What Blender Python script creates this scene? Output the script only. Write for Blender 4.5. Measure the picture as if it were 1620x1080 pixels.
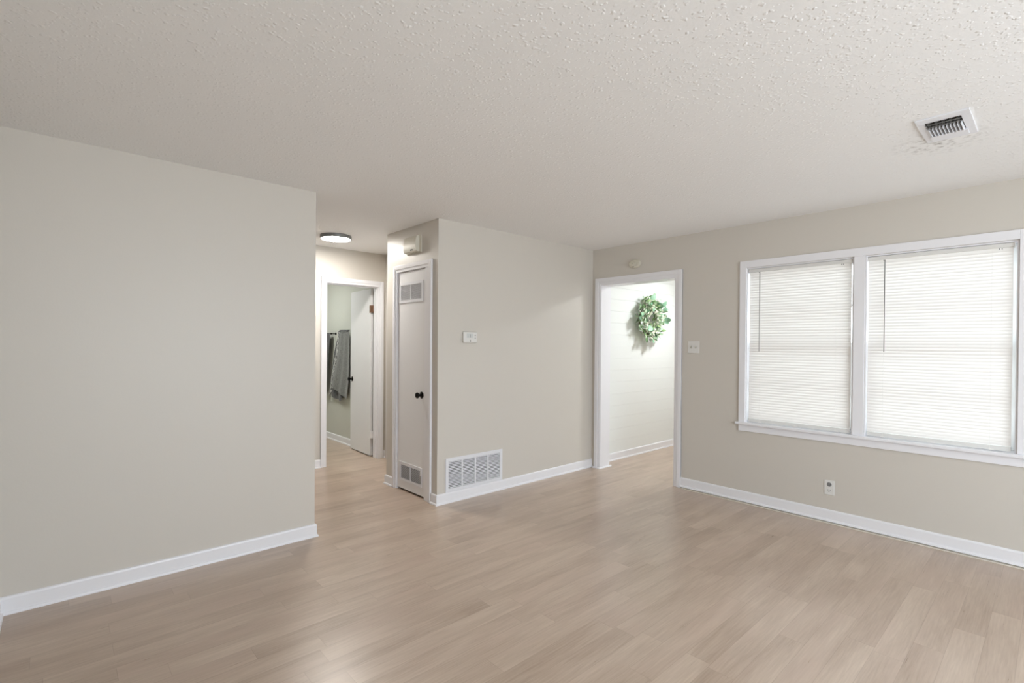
import bpy, bmesh, math, random
from mathutils import Vector, Matrix
C = bpy.context.scene.collection
S = bpy.context.scene
for o in list(bpy.data.objects): bpy.data.objects.remove(o)

# ---------------------------------------------------------------- camera
H = 2.44; CAMH = 1.3739
def setup_camera():
    yaw, pit, rol = math.radians(42.34443582), math.radians(-0.4024953), math.radians(0.42495917)
    F = Vector((math.sin(yaw)*math.cos(pit), math.cos(yaw)*math.cos(pit), math.sin(pit)))
    R = Vector((math.cos(yaw), -math.sin(yaw), 0)); U = R.cross(F)
    R2 = R*math.cos(rol)+U*math.sin(rol); U2 = -R*math.sin(rol)+U*math.cos(rol)
    cd = bpy.data.cameras.new('camera'); co = bpy.data.objects.new('camera', cd); C.objects.link(co)
    cd.sensor_width = 36; cd.sensor_fit = 'HORIZONTAL'; cd.lens = 788.995/1620*36
    cd.shift_y = 10.246/1620; cd.clip_start = .02
    M = Matrix((R2, U2, -F)).transposed().to_4x4(); M.translation = Vector((0, 0, CAMH))
    co.matrix_world = M; S.camera = co
setup_camera()
S.view_settings.view_transform = 'Standard'; S.view_settings.look = 'None'
S.view_settings.gamma = 1; S.view_settings.use_curve_mapping = False
S.view_settings.exposure = -0.15
S.cycles.max_bounces = 14; S.cycles.diffuse_bounces = 10; S.cycles.transmission_bounces = 8
S.cycles.sample_clamp_indirect = 8

# ---------------------------------------------------------------- world + lights
w = bpy.data.worlds.new('overcast_sky'); S.world = w; w.use_nodes = True
nt = w.node_tree; bg = nt.nodes['Background']
tc = nt.nodes.new('ShaderNodeTexCoord'); sp = nt.nodes.new('ShaderNodeSeparateXYZ')
rp = nt.nodes.new('ShaderNodeValToRGB'); mr = nt.nodes.new('ShaderNodeMapRange')
mr.inputs['From Min'].default_value = -.3; mr.inputs['From Max'].default_value = .5
nt.links.new(tc.outputs['Generated'], sp.inputs[0]); nt.links.new(sp.outputs['Z'], mr.inputs['Value'])
nt.links.new(mr.outputs[0], rp.inputs[0]); nt.links.new(rp.outputs[0], bg.inputs[0])
rp.color_ramp.elements[0].color = (.73, .79, .83, 1); rp.color_ramp.elements[1].color = (.80, .90, 1.0, 1)
WORLD = 10; bg.inputs[1].default_value = WORLD
L_HALL, L_KIT, L_BATH, L_LIV = 138, 122, 98, 3.5

def portal(loc, rot, sx, sy):
    l = bpy.data.lights.new('portal', 'AREA'); l.shape = 'RECTANGLE'; l.size = sx; l.size_y = sy; l.cycles.is_portal = True
    o = bpy.data.objects.new('daylight_portal', l); C.objects.link(o); o.location = loc; o.rotation_euler = rot
portal((1.75, -2.43, 1.3), (math.radians(90), 0, 0), 2.9, 1.8)   # unseen opening added behind the camera to let daylight in, facing +y
portal((4.66, .58, 1.38), (math.radians(90), 0, math.radians(90)), .82, 1.36)
portal((4.66, 1.45, 1.38), (math.radians(90), 0, math.radians(90)), .82, 1.36)

# ---------------------------------------------------------------- key planes
XR, YB, XC, YH, XL = 4.467, 3.555, 2.387, 5.474, -0.22
XHR = 2.915; TR = .163

# ---------------------------------------------------------------- materials
def srgb(r, g, b):
    f = lambda c: (c/255/12.92) if c/255 <= .04045 else ((c/255+.055)/1.055)**2.4
    return (f(r), f(g), f(b), 1)
def mat(name, col, rough=.5, metal=0, spec=.5, bump=None, emit=None):
    m = bpy.data.materials.new(name); m.use_nodes = True; t = m.node_tree; b = t.nodes['Principled BSDF']
    b.inputs['Base Color'].default_value = col; b.inputs['Roughness'].default_value = rough
    b.inputs['Metallic'].default_value = metal; b.inputs['Specular IOR Level'].default_value = spec
    if emit:
        b.inputs['Emission Color'].default_value = emit[0]; b.inputs['Emission Strength'].default_value = emit[1]
    if bump:
        c = t.nodes.new('ShaderNodeTexCoord'); n = t.nodes.new('ShaderNodeTexNoise'); n.inputs['Scale'].default_value = bump[0]
        n.inputs['Detail'].default_value = 3
        k = t.nodes.new('ShaderNodeBump'); k.inputs['Strength'].default_value = bump[1]; k.inputs['Distance'].default_value = bump[2]
        t.links.new(c.outputs['Object'], n.inputs['Vector']); t.links.new(n.outputs['Fac'], k.inputs['Height']); t.links.new(k.outputs[0], b.inputs['Normal'])
    return m
WALL = mat('greige_wall_paint', srgb(206, 201, 193), .42, bump=(120, .12, .002))
BATHW = mat('bathroom_wall_paint', srgb(204, 205, 196), .5, bump=(120, .1, .002))
TRIM = mat('white_trim_paint', srgb(234, 234, 238), .32)
DOORP = mat('white_door_paint', srgb(232, 232, 234), .38, bump=(60, .08, .002))
SHIP = mat('white_shiplap_paint', srgb(233, 236, 235), .45)
WPLAST = mat('white_plastic', srgb(222, 221, 218), .35)
CREAM = mat('cream_plastic', srgb(206, 202, 188), .45)
IVORY = mat('ivory_plastic', srgb(214, 210, 196), .4)
GRILLE = mat('white_enamel_metal', srgb(226, 227, 232), .35)
DARK = mat('dark_recess', srgb(40, 40, 44), .8)
GREYREC = mat('grey_louver_shade', srgb(104, 101, 97), .8)  # grey painted as the shade behind the closet door louvers
BLACK = mat('black_bronze_metal', srgb(26, 24, 23), .22, metal=.6)
COPPER = mat('aged_copper_hinge', srgb(128, 96, 74), .45, metal=.4)
GREY = mat('grey_plastic', srgb(130, 130, 130), .4)
LCD = mat('lcd_glass', srgb(204, 206, 205), .3)
RINGM = mat('brushed_grey_metal', srgb(120, 120, 118), .4, metal=.3)
STRIP = mat('cream_edge_strip', srgb(222, 216, 204), .5)
ALU = mat('white_window_vinyl', srgb(225, 225, 226), .4)
ROD = mat('clear_grey_wand', srgb(120, 118, 116), .2)
CORD = mat('white_cord', srgb(235, 233, 230), .7)

def emitmat(name, col, s):
    m = bpy.data.materials.new(name); m.use_nodes = True; t = m.node_tree; t.nodes.clear()
    e = t.nodes.new('ShaderNodeEmission'); e.inputs[0].default_value = col; e.inputs[1].default_value = s
    o = t.nodes.new('ShaderNodeOutputMaterial'); t.links.new(e.outputs[0], o.inputs[0]); return m

def glassmat():
    m = bpy.data.materials.new('window_glass'); m.use_nodes = True; t = m.node_tree; t.nodes.clear()
    o = t.nodes.new('ShaderNodeOutputMaterial'); g = t.nodes.new('ShaderNodeBsdfGlossy'); g.inputs['Roughness'].default_value = .02
    tr = t.nodes.new('ShaderNodeBsdfTransparent'); tr.inputs[0].default_value = (.96, .98, .97, 1)
    f = t.nodes.new('ShaderNodeFresnel'); f.inputs[0].default_value = 1.45; mx = t.nodes.new('ShaderNodeMixShader')
    t.links.new(f.outputs[0], mx.inputs[0]); t.links.new(tr.outputs[0], mx.inputs[1]); t.links.new(g.outputs[0], mx.inputs[2]); t.links.new(mx.outputs[0], o.inputs[0])
    return m
GLASS = glassmat()

def slatmat():
    m = bpy.data.materials.new('white_blind_slat'); m.use_nodes = True; t = m.node_tree; b = t.nodes['Principled BSDF']; o = t.nodes['Material Output']
    b.inputs['Base Color'].default_value = srgb(236, 233, 230); b.inputs['Roughness'].default_value = .6; b.inputs['Specular IOR Level'].default_value = .3
    tl = t.nodes.new('ShaderNodeBsdfTranslucent'); tl.inputs[0].default_value = srgb(243, 238, 234)
    mx = t.nodes.new('ShaderNodeMixShader'); mx.inputs[0].default_value = .125
    t.links.new(b.outputs[0], mx.inputs[1]); t.links.new(tl.outputs[0], mx.inputs[2]); t.links.new(mx.outputs[0], o.inputs[0])
    return m
SLAT = slatmat()

class N:
    """tiny node helper"""
    def __init__(s, t): s.t = t
    def n(s, k, **kw):
        x = s.t.nodes.new(k)
        for a, v in kw.items(): setattr(x, a, v)
        return x
    def math(s, op, a, b=None, c=None):
        x = s.n('ShaderNodeMath', operation=op)
        for i, v in enumerate((a, b, c)):
            if v is None: continue
            if isinstance(v, (int, float)): x.inputs[i].default_value = v
            else: s.t.links.new(v, x.inputs[i])
        return x.outputs[0]
    def l(s, a, b): s.t.links.new(a, b)

def floormat():
    m = bpy.data.materials.new('oak_vinyl_plank'); m.use_nodes = True; t = m.node_tree; k = N(t); b = t.nodes['Principled BSDF']
    tc = k.n('ShaderNodeTexCoord'); sx = k.n('ShaderNodeSeparateXYZ'); k.l(tc.outputs['Object'], sx.inputs[0])
    X, Y = sx.outputs['X'], sx.outputs['Y']
    PW, PL = .111, .92
    ry = k.math('DIVIDE', Y, PW); row = k.math('FLOOR', ry); fy = k.math('SUBTRACT', ry, row)
    wn = k.n('ShaderNodeTexWhiteNoise', noise_dimensions='1D'); k.l(row, wn.inputs['W'])
    rx = k.math('ADD', k.math('DIVIDE', X, PL), k.math('MULTIPLY', wn.outputs['Value'], 7.3)); col = k.math('FLOOR', rx); fx = k.math('SUBTRACT', rx, col)
    cb = k.n('ShaderNodeCombineXYZ'); k.l(row, cb.inputs[0]); k.l(col, cb.inputs[1])
    w2 = k.n('ShaderNodeTexWhiteNoise', noise_dimensions='2D'); k.l(cb.outputs[0], w2.inputs['Vector'])
    pr = w2.outputs['Value']
    # stretched grain, shifted per plank
    gx = k.math('ADD', X, k.math('MULTIPLY', pr, 31.0)); gy = k.math('ADD', Y, k.math('MULTIPLY', pr, 17.0))
    def noise(sx_, sy_, det, ro, dist=0):
        c = k.n('ShaderNodeCombineXYZ'); k.l(k.math('MULTIPLY', gx, sx_), c.inputs[0]); k.l(k.math('MULTIPLY', gy, sy_), c.inputs[1])
        q = k.n('ShaderNodeTexNoise'); q.inputs['Scale'].default_value = 1; q.inputs['Detail'].default_value = det; q.inputs['Roughness'].default_value = ro
        q.inputs['Distortion'].default_value = dist; k.l(c.outputs[0], q.inputs['Vector']); return q.outputs['Fac']
    broad = noise(1.6, 9, 3, .5, .6); fine = noise(6, 110, 4, .6, .3); pink = noise(1.1, 5, 2, .5)
    r = k.n('ShaderNodeValToRGB'); e = r.color_ramp.elements
    e[0].position = .25; e[0].color = srgb(158, 137, 119); e[1].position = .78; e[1].color = srgb(201, 183, 166)
    mixv = k.math('ADD', k.math('MULTIPLY', broad, .62), k.math('MULTIPLY', fine, .52)); mixv = k.math('ADD', mixv, k.math('MULTIPLY', k.math('SUBTRACT', pr, .5), .16))
    mixv = k.math('SUBTRACT', mixv, .05); k.l(mixv, r.inputs[0])
    mp = k.n('ShaderNodeMix', data_type='RGBA', blend_type='MIX'); k.l(r.outputs[0], mp.inputs[6]); mp.inputs[7].default_value = srgb(190, 168, 153)
    k.l(k.math('MULTIPLY', k.math('GREATER_THAN', 1, 0), k.math('MULTIPLY', k.math('MAXIMUM', k.math('SUBTRACT', pink, .48), 0), 2.2)), mp.inputs[0])
    # joints
    ey = k.math('MINIMUM', fy, k.math('SUBTRACT', 1, fy)); ex = k.math('MINIMUM', fx, k.math('SUBTRACT', 1, fx))
    jy = k.math('LESS_THAN', ey, .010); jx = k.math('LESS_THAN', ex, .0013); j = k.math('MAXIMUM', jy, jx)
    mj = k.n('ShaderNodeMix', data_type='RGBA', blend_type='MULTIPLY'); k.l(k.math('MULTIPLY', j, .30), mj.inputs[0])
    k.l(mp.outputs[2], mj.inputs[6]); mj.inputs[7].default_value = (.45, .38, .33, 1)
    k.l(mj.outputs[2], b.inputs['Base Color'])
    b.inputs['Roughness'].default_value = .36; b.inputs['Specular IOR Level'].default_value = .85
    rr = k.n('ShaderNodeMapRange'); k.l(fine, rr.inputs[0]); rr.inputs[3].default_value = .24; rr.inputs[4].default_value = .36; k.l(rr.outputs[0], b.inputs['Roughness'])
    bp = k.n('ShaderNodeBump'); bp.inputs['Strength'].default_value = .18; bp.inputs['Distance'].default_value = .001
    k.l(k.math('SUBTRACT', fine, k.math('MULTIPLY', j, .8)), bp.inputs['Height']); k.l(bp.outputs[0], b.inputs['Normal'])
    return m
FLOOR = floormat()

def ceilmat():
    m = bpy.data.materials.new('splatter_textured_ceiling'); m.use_nodes = True; t = m.node_tree; k = N(t); b = t.nodes['Principled BSDF']
    tc = k.n('ShaderNodeTexCoord')
    nz = k.n('ShaderNodeTexNoise'); nz.inputs['Scale'].default_value = 34; nz.inputs['Detail'].default_value = 3; k.l(tc.outputs['Object'], nz.inputs['Vector'])
    va = k.n('ShaderNodeVectorMath', operation='SCALE'); k.l(nz.outputs['Color'], va.inputs[0]); va.inputs['Scale'].default_value = .018
    vb = k.n('ShaderNodeVectorMath', operation='ADD'); k.l(tc.outputs['Object'], vb.inputs[0]); k.l(va.outputs[0], vb.inputs[1])
    def blobs(scale, thr):
        v = k.n('ShaderNodeTexVoronoi'); v.inputs['Scale'].default_value = scale; k.l(vb.outputs[0], v.inputs['Vector'])
        sc = k.n('ShaderNodeSeparateColor'); k.l(v.outputs['Color'], sc.inputs[0])
        rad = k.math('MULTIPLY', sc.outputs[0], thr)
        q = k.n('ShaderNodeMapRange', interpolation_type='SMOOTHSTEP'); k.l(k.math('SUBTRACT', rad, v.outputs['Distance']), q.inputs[0])
        q.inputs[1].default_value = -.10; q.inputs[2].default_value = .14; return q.outputs[0]
    h = k.math('ADD', k.math('MULTIPLY', blobs(62, .42), .8), blobs(36, .30)); 
    n2 = k.n('ShaderNodeTexNoise'); n2.inputs['Scale'].default_value = 90; n2.inputs['Detail'].default_value = 2; k.l(tc.outputs['Object'], n2.inputs['Vector'])
    h = k.math('ADD', h, k.math('MULTIPLY', n2.outputs['Fac'], .35))
    bp = k.n('ShaderNodeBump'); bp.inputs['Strength'].default_value = .42; bp.inputs['Distance'].default_value = .004
    k.l(h, bp.inputs['Height']); k.l(bp.outputs[0], b.inputs['Normal'])
    # grey dust blown around the ceiling register
    sx = k.n('ShaderNodeSeparateXYZ'); k.l(tc.outputs['Object'], sx.inputs[0])
    dx = k.math('DIVIDE', k.math('SUBTRACT', sx.outputs['X'], 3.38), .24); dy = k.math('DIVIDE', k.math('SUBTRACT', sx.outputs['Y'], .43), .22)
    d = k.math('SQRT', k.math('ADD', k.math('MULTIPLY', dx, dx), k.math('MULTIPLY', dy, dy)))
    fall = k.math('MAXIMUM', k.math('SUBTRACT', 1, d), 0)
    n3 = k.n('ShaderNodeTexNoise'); n3.inputs['Scale'].default_value = 38; n3.inputs['Detail'].default_value = 5; k.l(tc.outputs['Object'], n3.inputs['Vector'])
    sp = k.math('MULTIPLY', k.math('MULTIPLY', k.math('MAXIMUM', k.math('SUBTRACT', n3.outputs['Fac'], .50), 0), 4), fall)
    mx = k.n('ShaderNodeMix', data_type='RGBA'); k.l(k.math('MINIMUM', sp, .75), mx.inputs[0])
    mx.inputs[6].default_value = srgb(238, 238, 238); mx.inputs[7].default_value = srgb(120, 114, 108); k.l(mx.outputs[2], b.inputs['Base Color'])
    b.inputs['Roughness'].default_value = .7
    return m
CEIL = ceilmat()

def towelmat(name, c1, c2, scale):
    m = bpy.data.materials.new(name); m.use_nodes = True; t = m.node_tree; k = N(t); b = t.nodes['Principled BSDF']
    tc = k.n('ShaderNodeTexCoord'); n = k.n('ShaderNodeTexNoise'); n.inputs['Scale'].default_value = scale; n.inputs['Detail'].default_value = 3
    k.l(tc.outputs['Object'], n.inputs['Vector']); r = k.n('ShaderNodeValToRGB'); r.color_ramp.elements[0].position = .38; r.color_ramp.elements[1].position = .62
    r.color_ramp.elements[0].color = c1; r.color_ramp.elements[1].color = c2; k.l(n.outputs['Fac'], r.inputs[0]); k.l(r.outputs[0], b.inputs['Base Color'])
    b.inputs['Roughness'].default_value = .95
    if 'Sheen Weight' in b.inputs: b.inputs['Sheen Weight'].default_value = .2
    bp = k.n('ShaderNodeBump'); bp.inputs['Strength'].default_value = .5; bp.inputs['Distance'].default_value = .003
    k.l(n.outputs['Fac'], bp.inputs['Height']); k.l(bp.outputs[0], b.inputs['Normal']); return m
TOWEL = towelmat('grey_terry_cloth', srgb(104, 105, 103), srgb(124, 125, 122), 60)
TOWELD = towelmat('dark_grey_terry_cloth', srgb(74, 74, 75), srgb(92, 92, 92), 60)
SATIN = towelmat('patterned_satin_band', srgb(84, 84, 84), srgb(196, 196, 192), 34)

# ---------------------------------------------------------------- mesh helpers
def obj(name, bm, m, parent=None, smooth=False):
    bmesh.ops.recalc_face_normals(bm, faces=bm.faces[:])
    me = bpy.data.meshes.new(name); bm.to_mesh(me); bm.free()
    for x in (m if isinstance(m, (list, tuple)) else [m]): me.materials.append(x)
    o = bpy.data.objects.new(name, me); C.objects.link(o)
    if parent:
        o.parent = parent; o.matrix_parent_inverse = parent.matrix_world.inverted() if False else Matrix.Translation(-parent.location)
    if smooth:
        for p in me.polygons: p.use_smooth = True
        try: me.set_sharp_from_angle(angle=math.radians(38))
        except Exception: pass
    return o
def box(bm, x0, x1, y0, y1, z0, z1, bev=0, seg=2, mi=0, rot=None):
    x0, x1 = min(x0, x1), max(x0, x1); y0, y1 = min(y0, y1), max(y0, y1); z0, z1 = min(z0, z1), max(z0, z1)
    M = Matrix.Translation(((x0+x1)/2, (y0+y1)/2, (z0+z1)/2))
    if rot is not None: M = M @ rot
    g = bmesh.ops.create_cube(bm, size=1, matrix=M @ Matrix.Diagonal((x1-x0, y1-y0, z1-z0, 1)))
    vs = g['verts']; fs = {f for v in vs for f in v.link_faces}
    for f in fs: f.material_index = mi
    if bev:
        es = list({e for v in vs for e in v.link_edges})
        r = bmesh.ops.bevel(bm, geom=es, offset=bev, segments=seg, affect='EDGES', profile=.5, clamp_overlap=True)
    return vs
def BM(*boxes, bev=0):
    bm = bmesh.new()
    for b in boxes: box(bm, *b, bev=bev)
    return bm
def cyl(bm, c, axis, r, depth, seg=32, r2=None, mi=0):
    a = Vector(axis).normalized(); q = Vector((0, 0, 1)).rotation_difference(a).to_matrix().to_4x4()
    g = bmesh.ops.create_cone(bm, cap_ends=True, segments=seg, radius1=r, radius2=r if r2 is None else r2, depth=depth, matrix=Matrix.Translation(Vector(c)+a*depth/2) @ q)
    for f in {f for v in g['verts'] for f in v.link_faces}: f.material_index = mi
def lathe(bm, c, axis, prof, seg=32):
    """prof: list of (dist along axis, radius)"""
    a = Vector(axis).normalized(); q = Vector((0, 0, 1)).rotation_difference(a)
    rings = []
    for d, r in prof:
        ring = []
        for i in range(seg):
            t = 2*math.pi*i/seg; ring.append(bm.verts.new(Vector(c)+q @ Vector((r*math.cos(t), r*math.sin(t), d))))
        rings.append(ring)
    for A, B in zip(rings, rings[1:]):
        for i in range(seg): bm.faces.new((A[i], A[(i+1) % seg], B[(i+1) % seg], B[i]))
    bm.faces.new(rings[0][::-1]); bm.faces.new(rings[-1])
def thing(name, label, cat, loc, group=None):
    o = bpy.data.objects.new(name, None); C.objects.link(o); o.location = loc; o.empty_display_size = .05
    tag(o, label, cat, group); return o
def tag(o, label, cat, group=None, kind=None):
    o['label'] = label; o['category'] = cat
    if group: o['group'] = group
    if kind: o['kind'] = kind
    return o
def struct(name, bm, m, label, cat, smooth=False):
    return tag(obj(name, bm, m, smooth=smooth), label, cat, kind='structure')
def wall_y(x0, x1, y0, y1, ops, z1=H):
    """wall running along y, openings (ya, yb, za, zb)"""
    bm = bmesh.new(); ys = sorted({y0, y1, *[v for o in ops for v in o[:2]]}); zs = sorted({0, z1, *[v for o in ops for v in o[2:]]})
    for a, b in zip(ys, ys[1:]):
        for c, d in zip(zs, zs[1:]):
            if any(o[0] < (a+b)/2 < o[1] and o[2] < (c+d)/2 < o[3] for o in ops): continue
            box(bm, x0, x1, a, b, c, d)
    bmesh.ops.remove_doubles(bm, verts=bm.verts[:], dist=1e-5)
    dup = {}
    for f in bm.faces: dup.setdefault(tuple(round(v, 4) for v in f.calc_center_median()), []).append(f)
    bmesh.ops.delete(bm, geom=[f for v in dup.values() if len(v) > 1 for f in v], context='FACES')
    return bm
def wall_x(y0, y1, x0, x1, ops, z1=H):
    bm = wall_y(y0, y1, x0, x1, ops, z1)
    for v in bm.verts: v.co.x, v.co.y = v.co.y, v.co.x
    bmesh.ops.reverse_faces(bm, faces=bm.faces[:]); return bm
def extr_profile(bm, prof, p0, p1, nrm, m0=0, m1=0):
    """extrude a closed profile [(out, z)] from p0 to p1 (2D), out = along nrm; m0/m1 = mitre shift of the end per unit out"""
    p0 = Vector(p0); p1 = Vector(p1); n = Vector(nrm); d = (p1-p0).normalized()
    A = [bm.verts.new((*(p0+n*o+d*(m0*o)), z)) for o, z in prof]; B = [bm.verts.new((*(p1+n*o+d*(m1*o)), z)) for o, z in prof]
    k = len(prof)
    for i in range(k): bm.faces.new((A[i], A[(i+1) % k], B[(i+1) % k], B[i]))
    bm.faces.new(A[::-1]); bm.faces.new(B)
BASE = [(0, 0), (.022, 0), (.022, .006), (.0195, .013), (.014, .016), (.0125, .018), (.0125, .078), (.010, .086), (.005, .090), (0, .090)]
def base(name, runs, label, z=0):
    bm = bmesh.new()
    for r in runs: extr_profile(bm, [(o, zz+z) for o, zz in BASE], *r)
    return struct(name, bm, TRIM, label, 'baseboard')

# ---------------------------------------------------------------- floor, ceiling, walls
struct('floor', BM((-1.6, XR+TR, -2.42, 7.6, -.06, 0), (XR+TR, 7.7, 2.05, 7.6, -.06, 0)), FLOOR, 'greyish oak vinyl plank floor running through all rooms', 'floor')
struct('ceiling', BM((-1.6, XR+TR, -2.42, 7.6, H, H+.06), (XR+TR, 7.7, 2.05, 7.6, H, H+.06)), CEIL, 'white splatter textured ceiling', 'ceiling')
struct('wall_left', BM((XL-.12, 1.352, YB, YB+.12, 0, H)), WALL, 'long greige wall at the left of the hall opening', 'wall')
struct('wall_near_left', BM((XL-.12, XL, -2.3, YB, 0, H)), WALL, 'greige side wall at the far left edge of the photo', 'wall')
struct('wall_back', BM((XC, XR, YB, YB+.12, 0, H)), WALL, 'greige wall with the return air grille', 'wall')
struct('wall_right', wall_y(XR, XR+TR, -2.3, 3.70, [(2.524, 3.442, 0, 2.047), (1.055, 1.85, .695, 2.055), (.175, .98, .695, 2.055)]), WALL, 'greige wall with the window pair and the doorway', 'wall')
struct('wall_rear', wall_x(-2.42, -2.3, -.34, XR+TR, [(.25, 3.25, .40, 2.2)]), WALL, 'greige wall behind the camera with a wide opening added to let daylight in', 'wall')  # the opening is added to light the room from behind
struct('wall_closet', wall_y(XC, XC+.115, YB+.12, 4.44, [(3.755, 4.238, 0, 2.045)]), WALL, 'narrow greige wall around the closet door', 'wall')
struct('wall_closet_rear', BM((XC+.115, XHR, 4.325, 4.44, 0, H)), WALL, 'greige closet wall facing the hall', 'wall')
struct('wall_hall_end', wall_x(YH, YH+.115, -1.5, XHR, [(2.196, 2.836, 0, 2.052)]), WALL, 'greige wall at the hall end around the bathroom doorway', 'wall')
struct('wall_hall_right', BM((XHR, XHR+.12, YB+.12, YH+.115, 0, H)), WALL, 'greige wall at the right end of the hall', 'wall')
struct('wall_hall_left', BM((-1.6, -1.5, YB+.12, 7.5, 0, H)), WALL, 'greige wall closing the left end of the hall', 'wall')
struct('wall_hall_front', BM((-1.5, XL-.12, YB, YB+.12, 0, H)), WALL, 'greige hall wall behind the left wall', 'wall')
struct('wall_bathroom_right', BM((2.905, 3.02, YH+.115, 7.5, 0, H)), BATHW, 'pale green grey bathroom wall behind the towels', 'wall')
struct('wall_bathroom_far', BM((.9, 3.02, 7.5, 7.6, 0, H)), BATHW, 'pale green grey far bathroom wall', 'wall')
struct('wall_bathroom_left', BM((.8, .9, YH+.115, 7.6, 0, H)), BATHW, 'pale green grey left bathroom wall', 'wall')
# shiplap wall of the next room: individual boards as one mesh
bm = bmesh.new(); YS = 3.578
box(bm, XR+TR, 7.6, YS+.012, YS+.12, 0, H)
z = .793-.141*6
while z < H:
    z0 = max(z+.0005, 0); z1 = min(z+.141-.0005, H)
    if z1 > z0+.01: box(bm, XR+TR, 7.6, YS, YS+.0125, z0, z1, bev=.0008, seg=1)
    z += .141
struct('wall_shiplap', bm, SHIP, 'white horizontal shiplap wall seen through the doorway', 'wall')
struct('wall_kitchen_right', BM((7.6, 7.7, 2.05, 3.7, 0, H)), WALL, 'wall closing the next room', 'wall')
struct('wall_kitchen_front', BM((XR+TR, 7.7, 2.05, 2.17, 0, H)), WALL, 'front wall of the next room', 'wall')

# baseboards
base('baseboard_left', [((XL, YB), (1.352, YB), (0, -1), 0, 1), ((1.352, YB), (1.352, YB+.12), (1, 0), -1, 1), ], 'white baseboard under the long left wall')
base('baseboard_near_left', [((XL, -2.3), (XL, YB), (1, 0))], 'white baseboard at the far left edge of the photo')
base('baseboard_back', [((XC, YB), (XR, YB), (0, -1), -1, 0), ((XC, YB), (XC, 3.636), (-1, 0), -1, 0)], 'white baseboard under the grille wall')
base('baseboard_closet', [((XC, 4.304), (XC, 4.44), (-1, 0), 0, 1), ((XC, 4.44), (XHR, 4.44), (0, 1), -1, 0)], 'short white baseboard left of the closet door')
base('baseboard_right', [((XR, -2.3), (XR, 2.457), (-1, 0))], 'white baseboard under the window wall', z=.011)
struct('trim_floor_strip', BM((XR-.037, XR-.006, -2.3, 2.44, 0, .0045)), STRIP, 'thin cream strip on the floor under the window wall baseboard', 'floor strip')
base('baseboard_hall_end', [((-1.5, YH), (2.139, YH), (0, -1)), ((2.897, YH), (XHR, YH), (0, -1))], 'white baseboard at the hall end')
base('baseboard_bathroom', [((2.905, YH+.115), (2.905, 7.5), (-1, 0)), ((.9, 7.5), (2.905, 7.5), (0, -1))], 'white baseboard in the bathroom')
base('baseboard_shiplap', [((XR+TR, YS), (7.6, YS), (0, -1))], 'white baseboard under the shiplap wall')

# ---------------------------------------------------------------- casings
def casing_y(name, x, nx, ya, yb, za, wdt, label, zt=None, t=.018):
    """casing of a doorway in a wall running along y; face at x, facing nx"""
    bm = bmesh.new(); e = x+nx*t; e2 = x+nx*(t*.62)
    for (a, b, s) in ((ya-wdt, ya, 1), (yb, yb+wdt, -1)):
        box(bm, x, e2, a, b, 0, za+wdt); 
        oa = a if s == 1 else b
        box(bm, x, e, *( (a, a+wdt*.62) if s == 1 else (b-wdt*.62, b)), 0, za+wdt, bev=.003)
    box(bm, x, e2, ya, yb, za, za+wdt); box(bm, x, e, ya-wdt*.38, yb+wdt*.38, za+wdt*.38, za+wdt, bev=.003)
    return struct(name, bm, TRIM, label, 'door trim')
# doorway to the next room: casing both sides + jamb lining
casing_y('trim_1', XR, -1, 2.524, 3.442, 2.047, .067, 'white casing around the doorway to the shiplap room')
bm = bmesh.new(); J = .012
box(bm, XR-.004, XR+TR+.004, 2.524, 2.524+J, 0, 2.047); box(bm, XR-.004, XR+TR+.004, 3.442-J, 3.442, 0, 2.047); box(bm, XR-.004, XR+TR+.004, 2.524+J, 3.442-J, 2.047-J, 2.047)
struct('trim_2', bm, TRIM, 'white jamb lining inside the doorway to the shiplap room', 'door trim')
bm = bmesh.new()
box(bm, XR+TR, XR+TR+.018, 3.442, 3.5, 0, 2.11, bev=.003); box(bm, XR+TR, XR+TR+.018, 2.457, 2.524, 0, 2.11, bev=.003); box(bm, XR+TR, XR+TR+.018, 2.524, 3.442, 2.047, 2.11, bev=.003)
struct('trim_3', bm, TRIM, 'white casing on the far side of the doorway', 'door trim')
# quarter round wrapping the left jamb
bm = bmesh.new(); QR = [(0, 0), (.014, 0), (.013, .006), (.009, .012), (0, .014)]
extr_profile(bm, QR, (XR-.018, 3.517), (XR-.018, 3.430), (-1, 0), 0, 1)
extr_profile(bm, QR, (XR-.018, 3.430), (XR+TR+.03, 3.430), (0, -1), -1, 0)
struct('trim_4', bm, TRIM, 'white quarter round moulding wrapping the foot of the doorway jamb', 'door trim')
# closet casing + jamb
casing_y('trim_5', XC, -1, 3.755-.052+.0, 4.238, 2.045, .062, 'white casing around the narrow closet door')
bm = bmesh.new()
box(bm, XC-.004, XC+.115, 3.703, 3.757, 0, 2.045); box(bm, XC-.004, XC+.115, 4.236, 4.246, 0, 2.045); box(bm, XC-.004, XC+.115, 3.757, 4.236, 2.043, 2.053)
struct('trim_6', bm, TRIM, 'white jamb lining inside the closet doorway', 'door trim')
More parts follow.
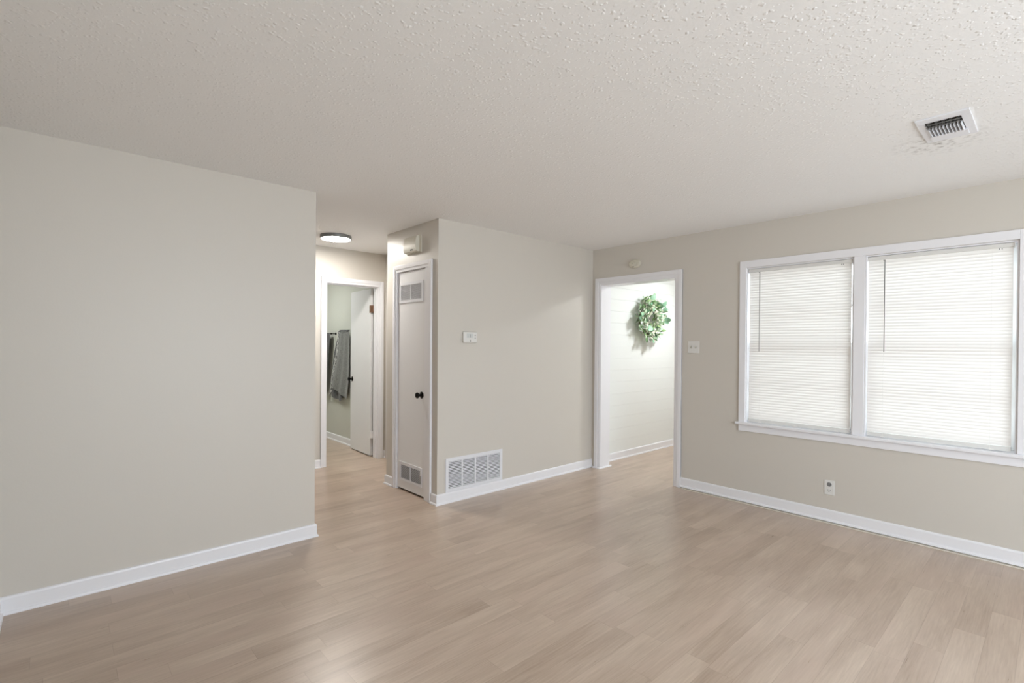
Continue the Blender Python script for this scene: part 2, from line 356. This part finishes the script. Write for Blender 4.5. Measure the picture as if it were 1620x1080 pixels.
# bathroom doorway casing (wall along x)
def casing_x(name, y, xa, xb, za, wdt, label, t=.018):
    bm = bmesh.new(); e = y-t; e2 = y-t*.62
    for (a, b, s) in ((xa-wdt, xa, 1), (xb, xb+wdt, -1)):
        box(bm, a, b, y, e2, 0, za+wdt); box(bm, *((a, a+wdt*.6) if s == 1 else (b-wdt*.6, b)), y, e, 0, za+wdt, bev=.003)
    box(bm, xa, xb, y, e2, za, za+wdt); box(bm, xa-wdt*.4, xb+wdt*.4, y, e, za+wdt*.4, za+wdt, bev=.003)
    return struct(name, bm, TRIM, label, 'door trim')
casing_x('trim_7', YH, 2.204, 2.828, 2.046, .064, 'white casing around the bathroom doorway')
bm = bmesh.new()
box(bm, 2.194, 2.206, YH-.004, YH+.119, 0, 2.052); box(bm, 2.826, 2.838, YH-.004, YH+.119, 0, 2.052); box(bm, 2.206, 2.826, YH-.004, YH+.119, 2.042, 2.054)
box(bm, 2.206, 2.216, YH+.03, YH+.075, 0, 2.042); box(bm, 2.816, 2.826, YH+.03, YH+.075, 0, 2.042); box(bm, 2.216, 2.816, YH+.03, YH+.075, 2.032, 2.042)
struct('trim_8', bm, TRIM, 'white jamb lining inside the bathroom doorway', 'door trim')
# casing of another doorway on the hall's right wall
bm = BM((XHR-.018, XHR, 5.335, 5.40, 0, 2.11), (XHR-.018, XHR, 4.55, 4.615, 0, 2.11), (XHR-.018, XHR, 4.615, 5.335, 2.045, 2.11), bev=.003)
struct('trim_9', bm, TRIM, 'white door casing half hidden behind the closet corner', 'door trim')
struct('door_3', BM((XHR-.006, XHR+.0, 4.615, 5.335, .01, 2.045)), DOORP, 'white hall door hidden behind the closet', 'door')

# ---------------------------------------------------------------- windows
WZ0, WZ1 = .695, 2.055
def window(name, ya, yb, label):
    t = tag(bpy.data.objects.new(name, None), label, 'window', kind='structure'); C.objects.link(t); t.location = (XR+.10, (ya+yb)/2, WZ0)
    x0, x1 = XR+.062, XR+.150
    fr = bmesh.new()
    box(fr, x0, x1, ya, ya+.012, WZ0, WZ1); box(fr, x0, x1, yb-.012, yb, WZ0, WZ1); box(fr, x0, x1, ya+.012, yb-.012, WZ1-.02, WZ1); box(fr, x0, x1, ya+.012, yb-.012, WZ0, WZ0+.022)
    obj('window_frame', fr, ALU, t)
    li = bmesh.new(); box(li, XR-.002, x0, ya, ya+.008, WZ0, WZ1); box(li, XR-.002, x0, yb-.008, yb, WZ0, WZ1); box(li, XR-.002, x0, ya+.008, yb-.008, WZ1-.008, WZ1)
    obj('jamb_liner', li, TRIM, t)
    a, b = ya+.012, yb-.012; zm = 1.385
    for nm, xx, z0, z1 in (('upper_sash', x0+.048, zm-.02, WZ1-.02), ('lower_sash', x0+.014, WZ0+.022, zm+.022)):
        s = bmesh.new(); w_ = .036 if nm[0] == 'l' else .018; d = .028
        box(s, xx, xx+d, a, a+w_, z0, z1); box(s, xx, xx+d, b-w_, b, z0, z1); box(s, xx, xx+d, a+w_, b-w_, z1-w_, z1); box(s, xx, xx+d, a+w_, b-w_, z0, z0+w_+(.012 if nm[0] == 'l' else 0))
        mz = (z0+z1)/2; box(s, xx+.006, xx+d-.006, a+w_, b-w_, mz-.009, mz+.009)
        so = obj(nm, s, ALU, t)
        g = BM((xx+.012, xx+.016, a+w_*.8, b-w_*.8, z0+w_*.8, z1-w_*.8)); obj('pane', g, GLASS, t)
    return t
window('window_1', 1.055, 1.85, 'left window of the pair, behind white mini blinds')
window('window_2', .175, .98, 'right window of the pair, behind white mini blinds')
bm = bmesh.new()
yl, yr, wt = 1.905, .12, .018
box(bm, XR-wt, XR, 1.85, yl, .709, 2.118, bev=.002); box(bm, XR-wt, XR, yr-.0, .172, .709, 2.118, bev=.002)
box(bm, XR-wt, XR, .172, 1.85, 2.058, 2.118, bev=.002); box(bm, XR-wt*.8, XR, .982, 1.053, .709, 2.058, bev=.002)
struct('trim_10', bm, TRIM, 'white flat casing around the window pair', 'window trim')
bm = bmesh.new()
box(bm, XR-.042, XR+.066, yr-.022, yl+.022, .688, .709, bev=.003); box(bm, XR-.016, XR, yr, yl, .630, .688, bev=.002)
# recut: the stool only enters the two openings
struct('trim_11', bm, TRIM, 'white sill and apron below the window pair', 'window trim')

def blind(ya, yb, wy, wz, label):
    t = thing('mini_blind', label, 'window blind', (XR+.02, (ya+yb)/2, 2.045), 'white mini blinds hanging in the window pair')
    cx = XR+.024
    obj('headrail', BM((cx-.014, cx+.014, ya, yb, 2.018, 2.044), bev=.0015), WPLAST, t)
    for yy in (ya-.004, yb+.0): obj('bracket', BM((cx-.016, cx+.016, yy, yy+.004, 2.012, 2.046)), WPLAST, t)
    bm = bmesh.new(); pitch = .0222; n = 57; tilt = math.radians(75); rnd = random.Random(int(ya*100))
    for i in range(n):
        zc = 2.004-i*pitch; dt = tilt+rnd.uniform(-.03, .03); A, B = [], []
        sag = rnd.uniform(-.0006, .0006)
        for j in range(6):
            u = (j/5-.5)*.0298; cr = .0016*(1-(2*u/.0298)**2)
            # room side edge is the lower edge
            dx = -u*math.cos(dt)-cr*math.sin(dt); dz = -u*math.sin(dt)+cr*math.cos(dt)
            A.append(bm.verts.new((cx+dx, ya+.002, zc+dz))); B.append(bm.verts.new((cx+dx, yb-.002, zc+dz+sag)))
        for j in range(5): bm.faces.new((A[j], A[j+1], B[j+1], B[j]))
    obj('slats', bm, SLAT, t, smooth=True)
    zb = 2.004-n*pitch
    obj('bottom_rail', BM((cx-.011, cx+.011, ya+.002, yb-.002, .714, zb+.006), bev=.002), WPLAST, t)
    for f in (.12, .5, .87):
        c = bmesh.new(); yy = ya+(yb-ya)*f; box(c, cx-.0135, cx-.009, yy-.012, yy+.012, .712, .722, bev=.001); obj('rail_clip', c, CORD, t)
    for f in (.13, .87):
        yy = ya+(yb-ya)*f; obj('ladder_cord', BM((cx-.0125, cx-.0113, yy-.0007, yy+.0007, .722, 2.02)), CORD, t)
    c = bmesh.new(); cyl(c, (cx-.024, wy, wz), (0, 0, 1), .0028, 2.012-wz, 6); obj('tilt_wand', c, ROD, t, smooth=True)
    for yy in (wy+.008, ya+(yb-ya)*.07+.0, ya+(yb-ya)*.07+.012): obj('cord_lock', BM((cx-.0165, cx-.0135, yy-.0025, yy+.0025, 2.006, 2.014)), GREY, t)
    return t
blind(1.072, 1.834, 1.742, 1.33, 'white mini blind in the left window, beside the light switch side')
blind(.199, .969, .864, 1.34, 'white mini blind in the right window, at the right edge of the photo')

# ---------------------------------------------------------------- doors
def louver(name, parent, x, ya, yb, za, zb, rec, cols=2, nsl=14, label=None, cat=None, bord=.026, lever=None):
    """louvred grille with frame on a surface facing -x"""
    bm = bmesh.new(); t = .007
    iy0, iy1, iz0, iz1 = ya+bord, yb-bord, za+bord, zb-bord
    box(bm, x-t, x, ya, iy0, za, zb); box(bm, x-t, x, iy1, yb, za, zb); box(bm, x-t, x, iy0, iy1, za, iz0); box(bm, x-t, x, iy0, iy1, iz1, zb)
    wd = (iy1-iy0)/cols
    for i in range(1, cols): box(bm, x-t, x, iy0+wd*i-.005, iy0+wd*i+.005, iz0, iz1)
    for i in range(nsl):
        zc = iz0+(iz1-iz0)*(i+.5)/nsl; hh = (iz1-iz0)/nsl
        box(bm, x-.0085, x+.0005, iy0, iy1, zc-.0006, zc+.0006, rot=Matrix.Rotation(math.radians(38), 4, 'Y'))
    f = obj(name, bm, GRILLE, parent)
    b = BM((x-.0012, x+.0004, iy0, iy1, iz0, iz1)); obj('grille_shade_sheet', b, rec, f if parent else f)  # flat sheet coloured like the shaded recess behind the blades
    return f
# closet door
dr = tag(bpy.data.objects.new('door_1', None), 'narrow white flush closet door with two louvred vents', 'door', kind='structure'); C.objects.link(dr); dr.location = (XC+.01, 3.99, .016)
DX = XC+.006
obj('door_panel', BM((DX, DX+.035, 3.760, 4.233, .018, 2.040), bev=.002), DOORP, dr)
def louv(nm, ya, yb, za, zb, n, rec):
    f = louver(nm, dr, DX, ya, yb, za, zb, rec, 2, n, bord=.024); return f
louv('upper_louver', 3.795, 4.204, 1.753, 1.940, 16, GREYREC)
lo = louv('lower_louver', 3.800, 4.186, .094, .268, 16, GREYREC)
obj('damper_lever', BM((DX-.014, DX-.006, 3.803, 3.808, .13, .20)), GREY, lo)
def knob(parent, x, y, z, nx=-1):
    b = bmesh.new(); lathe(b, (x, y, z), (nx, 0, 0), [(0, .0), (0, .030), (.004, .031), (.008, .026), (.010, .014), (.012, .011), (.028, .010), (.031, .012), (.035, .021), (.042, .0265), (.050, .027), (.057, .022), (.061, .012), (.062, .0)], 28)
    return obj('door_knob', b, BLACK, parent, smooth=True)
knob(dr, DX, 3.812, .918)
obj('latch_plate', BM((DX-.0015, DX+.004, 3.7585, 3.763, .885, .955)), BLACK, dr)
for zz in (1.80, .29):
    b = bmesh.new(); cyl(b, (DX-.005, 4.238, zz-.045), (0, 0, 1), .006, .09, 12); box(b, DX-.001, DX+.002, 4.210, 4.238, zz-.04, zz+.04)
    for s in (-.03, 0, .03): cyl(b, (DX-.0025, 4.222, zz+s), (1, 0, 0), .003, .001, 8)
    obj('hinge', b, DOORP, dr, smooth=True)
# bathroom door leaf, opened against the towel wall
d2 = tag(bpy.data.objects.new('door_2', None), 'white flush bathroom door standing open inside the bathroom', 'door', kind='structure'); C.objects.link(d2); d2.location = (2.803, 5.622, .012)
lf = bmesh.new(); box(lf, 0, .035, 0, .60, .012, 2.034, bev=.003)
ang = -math.atan2(.022, .60)
lfo = obj('door_panel', lf, DOORP); lfo.parent = d2; lfo.location = (0, 0, -.012)
kb = bmesh.new(); lathe(kb, (0, .540, .915), (-1, 0, 0), [(0, 0), (0, .030), (.005, .030), (.009, .014), (.030, .011), (.036, .022), (.046, .027), (.056, .022), (.061, .010), (.062, 0)], 28)
k2 = obj('door_knob', kb, BLACK, smooth=True); k2.parent = d2; k2.location = (0, 0, -.012)
for zz, mm, nm in ((1.79, COPPER, 'aged copper coloured hinge'), (.27, DOORP, 'white painted hinge')):
    b = bmesh.new(); cyl(b, (-.002, -.012, zz-.045), (0, 0, 1), .007, .09, 12)
    box(b, -.003, .0, 0, .028, zz-.045, zz+.045); box(b, .0, .027, -.026, -.022, zz-.045, zz+.045); box(b, -.003, .001, -.024, -.002, zz-.045, zz+.045)
    hh = obj('hinge', b, mm, smooth=True); hh.parent = d2; hh.location = (0, 0, -.012); hh['label'] = nm
d2.rotation_euler.z = ang

# ---------------------------------------------------------------- wall mounted things
# return air grille on the back wall (faces -y)
t = thing('return_air_grille', 'wide white return air grille of four louvred columns above the baseboard', 'air grille', ((2.472+3.12)/2, YB, .09))
x0, x1, z0, z1 = 2.472, 3.120, .091, .384; bd = .030
bm = bmesh.new(); tt = .008
box(bm, x0, x0+bd, YB-tt, YB, z0, z1, bev=.001); box(bm, x1-bd, x1, YB-tt, YB, z0, z1, bev=.001); box(bm, x0+bd, x1-bd, YB-tt, YB, z0, z0+bd); box(bm, x0+bd, x1-bd, YB-tt, YB, z1-bd, z1)
wc = (x1-x0-2*bd)/4
for i in (1, 2, 3): box(bm, x0+bd+wc*i-.007, x0+bd+wc*i+.007, YB-tt, YB, z0+bd, z1-bd)
obj('frame', bm, GRILLE, t)
bm = bmesh.new(); n = 18; zs0, zs1 = z0+bd, z1-bd
for i in range(n):
    zc = zs0+(zs1-zs0)*(i+.5)/n
    box(bm, x0+bd, x1-bd, YB-.0050, YB-.0038, zc-.0038, zc+.0038, rot=Matrix.Rotation(math.radians(-32), 4, 'X'))
obj('louvers', bm, GRILLE, t)
obj('grille_shade_sheet', BM((x0+bd, x1-bd, YB-.0015, YB-.0003, zs0, zs1)), DARK, t)  # dark sheet painted as the shade between the louvers

# thermostat
t = thing('thermostat', 'small white thermostat on the wall above the return air grille', 'thermostat', (2.705, YB, 1.435))
bm = bmesh.new(); box(bm, 2.640, 2.795, YB-.028, YB, 1.386, 1.484, bev=.012, seg=4); obj('housing', bm, WPLAST, t, smooth=True)
f = YB-.0285
obj('display', BM((2.672, 2.745, f-.0006, f+.002, 1.430, 1.468)), LCD, t)
for q in ((2.711, 2.7145, f-.0014, f, 1.432, 1.462), (2.685, 2.687, f-.0014, f, 1.434, 1.446)): obj('display_digit', BM(q), GREY, t)
for zc, s in ((1.452, 1), (1.427, -1)):
    bm = bmesh.new(); v = [bm.verts.new((2.766+a, yy, zc+s*b)) for yy in (f-.002, f+.001) for a, b in ((-.007, -.004), (.007, -.004), (0, .007))]
    bm.faces.new(v[:3]); bm.faces.new(v[3:][::-1])
    for i in range(3): bm.faces.new((v[i], v[(i+1) % 3], v[3+(i+1) % 3], v[3+i]))
    obj('arrow_button', bm, GREY, t)
obj('mode_switch', BM((2.707, 2.717, f-.003, f+.001, 1.397, 1.411)), GREY, t)

# door chime on the closet wall
t = thing('door_chime', 'white square door chime box above the closet door', 'door chime', (XC, 3.94, 2.27))
bm = bmesh.new()
ya, yb = 3.838, 4.050
pts = [(2.195, 0), (2.195, .034)]+[(2.199+.132*i/8, .040+.012*math.sin(math.pi*(.15+.85*i/8))) for i in range(9)]+[(2.335, .034), (2.335, 0)]
A = [bm.verts.new((XC-o, ya, z)) for z, o in pts]; B = [bm.verts.new((XC-o, yb, z)) for z, o in pts]
for i in range(len(pts)): bm.faces.new((A[i], A[(i+1) % len(pts)], B[(i+1) % len(pts)], B[i]))
bm.faces.new(A); bm.faces.new(B[::-1]); obj('cover', bm, IVORY, t, smooth=True)
for yy in (3.900, 3.924):
    bm = bmesh.new(); cyl(bm, (XC-.0455, yy, 2.213), (-1, 0, 0), .008, .0035, 12); obj('emblem', bm, DARK, t)
obj('mounting_plate', BM((XC-.012, XC, 3.815, 4.060, 2.188, 2.342)), IVORY, t)

# detector above the doorway
t = thing('smoke_detector', 'small round ivory detector above the doorway to the shiplap room', 'detector', (XR, 2.993, 2.225))
def ell(bm, c, ry, rz, d0, d1, seg=36, inset=.0):
    A = [bm.verts.new((c[0]-d0, c[1]+ry*math.cos(a), c[2]+rz*math.sin(a))) for a in [2*math.pi*i/seg for i in range(seg)]]
    B = [bm.verts.new((c[0]-d1, c[1]+(ry-inset)*math.cos(a), c[2]+(rz-inset)*math.sin(a))) for a in [2*math.pi*i/seg for i in range(seg)]]
    for i in range(seg): bm.faces.new((A[i], A[(i+1) % seg], B[(i+1) % seg], B[i]))
    bm.faces.new(A[::-1]); bm.faces.new(B)
bm = bmesh.new(); ell(bm, (XR, 2.993, 2.225), .070, .046, 0, .020); ell(bm, (XR, 2.993, 2.225), .070, .046, .020, .030, inset=.010); obj('housing', bm, CREAM, t, smooth=True)
bm = bmesh.new(); ell(bm, (XR, 3.004, 2.222), .034, .028, .028, .036, inset=.006); obj('test_button', bm, CREAM, t, smooth=True)
obj('sounder_slot', BM((XR-.0312, XR-.029, 2.992, 3.020, 2.190, 2.1955)), mat('shadowed_slot', srgb(120, 116, 102), .6), t)
bm = bmesh.new(); cyl(bm, (XR-.0355, 3.012, 2.226), (-1, 0, 0), .005, .001, 12); obj('indicator_dot', bm, mat('dull_dot', srgb(124, 122, 108), .6), t)
bm = bmesh.new(); lathe(bm, (XR-.026, 3.043, 2.224), (-1, 0, 0), [(0, 0), (0, .007), (.002, .007), (.002, 0)], 14); obj('sensor_port', bm, GREY, t)

# light switch and outlet on the window wall
t = thing('light_switch', 'white double toggle light switch between doorway and left window', 'light switch', (XR, 2.339, 1.361))
bm = bmesh.new(); box(bm, XR-.006, XR, 2.282, 2.396, 1.304, 1.418, bev=.003); obj('wall_plate', bm, WPLAST, t)
for yy, s in ((2.362, 1), (2.316, -1)):
    obj('slot', BM((XR-.0068, XR-.0055, yy-.0055, yy+.0055, 1.349, 1.373)), GREY, t)
    bm = bmesh.new(); box(bm, XR-.018, XR-.005, yy-.004, yy+.004, 1.358, 1.366, rot=Matrix.Rotation(math.radians(28*s), 4, 'Y')); obj('toggle', bm, IVORY, t)
t = thing('electrical_outlet', 'white duplex outlet low on the wall under the windows', 'electrical outlet', (XR, 1.201, .273))
bm = bmesh.new(); box(bm, XR-.006, XR, 1.166, 1.236, .216, .331, bev=.003); obj('wall_plate', bm, WPLAST, t)
for zc in (.298, .251):
    bm = bmesh.new(); lathe(bm, (XR-.005, 1.201, zc), (-1, 0, 0), [(0, 0), (0, .0165), (.0025, .0165), (.003, 0)], 24)
    r = obj('receptacle', bm, GREY if zc > .27 else WPLAST, t, smooth=True)
    if zc > .27: r['label'] = 'grey worn upper socket'
    b = BM((XR-.0088, XR-.0078, 1.2075, 1.2095, zc-.001, zc+.008), (XR-.0088, XR-.0078, 1.1925, 1.1945, zc-.001, zc+.008)); cyl(b, (XR-.0078, 1.201, zc-.008), (-1, 0, 0), .003, .001, 12)
    obj('socket_holes', b, DARK, r)
# tiny cable clip on the back wall
# ---------------------------------------------------------------- ceiling register
t = thing('ceiling_register', 'white metal air register in the ceiling near the windows', 'ceiling vent', (3.16, .374, H))
bm = bmesh.new(); zt = H-.008
X0, X1, Y0, Y1 = 2.985, 3.338, .279, .471; a0, a1, b0, b1 = 3.040, 3.238, .312, .442
box(bm, X0, a0, Y0, Y1, zt, H, bev=.001); box(bm, a1, X1, Y0, Y1, zt, H, bev=.001); box(bm, a0, a1, Y0, b0, zt, H); box(bm, a0, a1, b1, Y1, zt, H)
# shallow raised pan over the far half
box(bm, a1-.002, a1+.070, b0-.006, b1+.006, zt-.006, zt, bev=.004)
obj('face_plate', bm, GRILLE, t)
obj('duct_shade_sheet', BM((a0, a1, b0, b1, H-.0018, H-.0006)), mat('duct_shade', srgb(66, 64, 62), .8), t)  # flat dark sheet, its colour stands in for the shade inside the duct
bm = bmesh.new()
for i in range(10):
    yy = b0+(b1-b0)*(i+.5)/10; box(bm, a0+.075, a1, yy-.0011, yy+.0011, H-.018, H-.002, rot=Matrix.Rotation(math.radians(14), 4, 'X'))
obj('fins', bm, GRILLE, t)
bm = bmesh.new()
for xx, w_ in ((a0+.012, .010), (a0+.050, .034)): box(bm, xx-w_/2, xx+w_/2, b0, b1, H-.016, H-.013, rot=Matrix.Rotation(math.radians(-18), 4, 'Y'))
for i in range(5):
    yy = b0+(b1-b0)*(i+.5)/5; box(bm, a0+.012, a0+.045, yy-.004, yy+.004, H-.012, H-.002)
obj('deflector_blades', bm, RINGM, t)

# ---------------------------------------------------------------- ceiling lamps
def lamp(loc, r, strength, col, label, name='ceiling_light', grp=None):
    t = thing(name, label, 'ceiling light', (loc[0], loc[1], H), grp)
    b = bmesh.new(); lathe(b, (loc[0], loc[1], H), (0, 0, -1), [(0, 0), (0, r), (.030, r), (.034, r-.003), (.034, r-.010), (.028, r-.010), (.028, 0)], 48); obj('rim', b, RINGM, t, smooth=True)
    b = bmesh.new(); lathe(b, (loc[0], loc[1], H), (0, 0, -1), [(.0285, 0), (.0285, r-.011), (.033, r-.011), (.0365, r-.03), (.038, r-.08), (.0385, 0)], 48); obj('diffuser', b, emitmat('lit_diffuser', col, strength), t, smooth=True)
    return t
lamp((2.045, 4.855), .150, L_HALL, (1, .965, .90, 1), 'lit round flush ceiling light with grey rim in the hall')
lamp((5.78, 2.55), .190, L_KIT, (.94, .98, 1, 1), 'round flush ceiling light in the shiplap room, out of view')
lamp((2.0, 6.75), .150, L_BATH, (.97, 1, .98, 1), 'round flush ceiling light in the bathroom, out of view')
lamp((1.9, -.9), .190, L_LIV, (1, .95, .88, 1), 'unseen round fill light added on the ceiling behind the camera')  # added fill lamp that brightens the living room

# ---------------------------------------------------------------- towels on hooks
def sheet(bm, Lp, Rp, x, amp, folds, ph, thick=.007, nu=26, nv=40, bot=None, bow=0):
    """cloth between left and right polylines [(y,z)] (same count), in plane ~x; rippled; closed thickness"""
    def pl(P, v):
        s = v*(len(P)-1); i = min(int(s), len(P)-2); f = s-i
        return P[i][0]*(1-f)+P[i+1][0]*f, P[i][1]*(1-f)+P[i+1][1]*f
    F, Bk = [], []
    for j in range(nv+1):
        v = j/nv; l = pl(Lp, v); r = pl(Rp, v); rf, rb = [], []
        for i in range(nu+1):
            u = i/nu; y = l[0]*(1-u)+r[0]*u; z = l[1]*(1-u)+r[1]*u
            if bot: z += v**3*bot(u)
            dx = amp*(.5+.5*v)*math.sin(folds*math.pi*2*u+ph+.8*v)+amp*.35*math.sin(folds*4.1*u+2*v)
            edge = min(u, 1-u)*nu; th = thick*(.35 if edge < 1 else 1)
            xx = x+dx-bow*math.sin(math.pi*u)
            rf.append(bm.verts.new((xx-th/2, y, z))); rb.append(bm.verts.new((xx+th/2, y, z)))
        F.append(rf); Bk.append(rb)
    for j in range(nv):
        for i in range(nu):
            bm.faces.new((F[j][i], F[j][i+1], F[j+1][i+1], F[j+1][i])); bm.faces.new((Bk[j][i], Bk[j+1][i], Bk[j+1][i+1], Bk[j][i+1]))
        bm.faces.new((F[j][0], F[j+1][0], Bk[j+1][0], Bk[j][0])); bm.faces.new((F[j][nu], Bk[j][nu], Bk[j+1][nu], F[j+1][nu]))
    for i in range(nu):
        bm.faces.new((F[0][i], Bk[0][i], Bk[0][i+1], F[0][i+1])); bm.faces.new((F[nv][i], F[nv][i+1], Bk[nv][i+1], Bk[nv][i]))
t = thing('bath_towel', 'lighter grey bath towel with a shiny patterned band, hanging beside the open bathroom door', 'towel', (2.84, 6.5, 1.54), 'grey towels on the bathroom wall')
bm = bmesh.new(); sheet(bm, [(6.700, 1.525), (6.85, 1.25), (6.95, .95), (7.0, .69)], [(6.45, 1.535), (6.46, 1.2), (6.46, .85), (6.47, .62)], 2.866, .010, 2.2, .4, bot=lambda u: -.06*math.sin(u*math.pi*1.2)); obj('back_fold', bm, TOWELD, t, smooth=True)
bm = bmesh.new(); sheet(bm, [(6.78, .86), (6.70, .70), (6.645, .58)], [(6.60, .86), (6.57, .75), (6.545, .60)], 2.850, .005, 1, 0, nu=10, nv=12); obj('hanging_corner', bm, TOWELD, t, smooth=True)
bm = bmesh.new(); sheet(bm, [(6.665, 1.537), (6.74, 1.25), (6.88, .95), (6.975, .640)], [(6.59, 1.54), (6.64, 1.25), (6.76, .95), (6.865, .72)], 2.846, .004, 1.2, .3, nu=8, bot=lambda u: -.02*math.sin(u*math.pi)); o = obj('patterned_band', bm, SATIN, t, smooth=True); o['label'] = 'shiny silver patterned band'
bm = bmesh.new(); sheet(bm, [(6.590, 1.543), (6.655, 1.25), (6.765, 1.0), (6.855, .790)], [(6.27, 1.535), (6.26, 1.2), (6.27, .9), (6.33, .640)], 2.832, .009, 2.4, 1.1, nu=34, bot=lambda u: -.02*math.sin(u*math.pi)); obj('front_fold', bm, TOWEL, t, smooth=True)
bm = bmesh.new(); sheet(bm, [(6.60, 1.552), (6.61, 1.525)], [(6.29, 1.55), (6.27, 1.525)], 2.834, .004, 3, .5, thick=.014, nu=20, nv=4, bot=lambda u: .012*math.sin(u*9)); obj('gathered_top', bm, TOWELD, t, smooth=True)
t = thing('bath_towel', 'dark grey towel on the left hook, half hidden by the door casing', 'towel', (2.84, 7.1, 1.53), 'grey towels on the bathroom wall')
bm = bmesh.new(); sheet(bm, [(7.30, 1.515), (7.33, 1.1), (7.34, .6)], [(6.925, 1.520), (6.98, 1.1), (7.03, .62)], 2.842, .010, 2.5, 0, bot=lambda u: .05*u); obj('cloth', bm, TOWELD, t, smooth=True)
bm = bmesh.new(); sheet(bm, [(7.20, 1.51), (7.16, 1.2), (7.15, .64)], [(7.02, 1.515), (7.05, 1.2), (7.03, .70)], 2.826, .008, 1.5, .8, nu=14); obj('front_fold', bm, TOWEL, t, smooth=True)
for yy in (6.875,):
    t = thing('towel_hook', 'black knobbed hook on the bathroom wall between the two towels', 'towel hook', (2.905, yy, 1.505))
    b = bmesh.new(); lathe(b, (2.905, yy, 1.505), (-1, 0, 0), [(0, 0), (0, .020), (.006, .021), (.010, .010)], 20); obj('wall_flange', b, BLACK, t, smooth=True)
    b = bmesh.new(); lathe(b, (2.897, yy, 1.505), (-1, 0, 0), [(0, 0), (0, .007), (.050, .006), (.054, .010), (.062, .014), (.072, .010), (.075, 0)], 20); obj('hook_post', b, BLACK, t, smooth=True)

# ---------------------------------------------------------------- wreath
def leafmat(name, c1, c2):
    m = mat(name, c1, .55); t = m.node_tree; k = N(t); b = t.nodes['Principled BSDF']
    g = k.n('ShaderNodeNewGeometry'); mx = k.n('ShaderNodeMix', data_type='RGBA'); k.l(g.outputs['Random Per Island'], mx.inputs[0])
    mx.inputs[6].default_value = c1; mx.inputs[7].default_value = c2; k.l(mx.outputs[2], b.inputs['Base Color'])
    return m
WC = Vector((5.565, YS, 1.715)); rnd = random.Random(11)
t = thing('leafy_wreath', 'round green and white leafy wreath hanging on the white shiplap wall', 'wreath', (WC.x, YS, WC.z))
def ringpt(a, rr, out): return WC+Vector((math.cos(a)*rr, -out, math.sin(a)*rr))
bm = bmesh.new()
for q in range(5):
    ph = rnd.random()*6; n = 60; rings = []
    for i in range(n):
        a = 2*math.pi*i/n; rr = .185+.018*math.sin(5*a+ph); p = ringpt(a, rr, .040+.014*math.cos(5*a+ph)); rad = Vector((math.cos(a), 0, math.sin(a)))
        rings.append([bm.verts.new(p+rad*.006*math.cos(k_)+Vector((0, 1, 0))*.006*math.sin(k_)) for k_ in (0, 1.57, 3.14, 4.71)])
    for i in range(n):
        A, B = rings[i], rings[(i+1) % n]
        for k_ in range(4): bm.faces.new((A[k_], A[(k_+1) % 4], B[(k_+1) % 4], B[k_]))
obj('twig_ring', bm, mat('brown_twigs', srgb(96, 78, 60), .8), t)
def leaf(bm, p, d, nrm, L, W):
    d = d.normalized(); s = d.cross(nrm).normalized(); n = s.cross(d).normalized()
    rows = [(0, .04), (.22, .75), (.48, 1), (.75, .7), (1, .03)]; prev = None
    for f, w_ in rows:
        c = p+d*L*f+n*L*(.16*math.sin(math.pi*f*.9)); cur = [bm.verts.new(c-s*W*w_/2+n*W*.12*w_), bm.verts.new(c), bm.verts.new(c+s*W*w_/2+n*W*.12*w_)]
        if prev:
            bm.faces.new((prev[0], prev[1], cur[1], cur[0])); bm.faces.new((prev[1], prev[2], cur[2], cur[1]))
        prev = cur
def scatter(name, m, n, L0, L1, ar, rmin, rmax, omin=.03, omax=.11, outw=.9):
    bm = bmesh.new()
    for i in range(n):
        a = rnd.uniform(0, 2*math.pi); rr = rnd.uniform(rmin, rmax); p = ringpt(a, rr, rnd.uniform(omin, omax))
        rad = Vector((math.cos(a), 0, math.sin(a))); tan = Vector((-math.sin(a), 0, math.cos(a)))
        d = rad*(rnd.uniform(-.5, 1)*outw+(rr-.19)*3)+tan*rnd.uniform(-1, 1)+Vector((0, -1, 0))*rnd.uniform(.05, .9)
        nrm = Vector((rnd.uniform(-.5, .5), -1, rnd.uniform(-.3, .7))); L = rnd.uniform(L0, L1); leaf(bm, p, d, nrm, L, L*ar)
    o = obj(name, bm, m, t, smooth=True)
    return o
scatter('sage_leaves', leafmat('sage_leaf', srgb(128, 160, 124), srgb(182, 204, 174)), 170, .05, .085, .55, .11, .28)
scatter('green_leaves', leafmat('green_leaf', srgb(84, 124, 72), srgb(148, 180, 120)), 150, .04, .08, .42, .10, .27)
scatter('eucalyptus_leaves', leafmat('eucalyptus_leaf', srgb(120, 170, 138), srgb(160, 200, 170)), 26, .075, .11, .72, .16, .27, .08, .12)
scatter('white_blossoms', leafmat('blossom', srgb(226, 226, 206), srgb(244, 240, 226)), 430, .022, .04, .6, .09, .27, .06, .13)
BERRY = mat('dark_berries', srgb(70, 56, 62), .5)
for i in range(30):
    a = rnd.uniform(0, 6.28); p = ringpt(a, rnd.uniform(.10, .26), rnd.uniform(.07, .11)); bm = bmesh.new()
    bmesh.ops.create_icosphere(bm, subdivisions=2, radius=rnd.uniform(.007, .011), matrix=Matrix.Translation(p)); obj('berry', bm, BERRY, t, smooth=True)
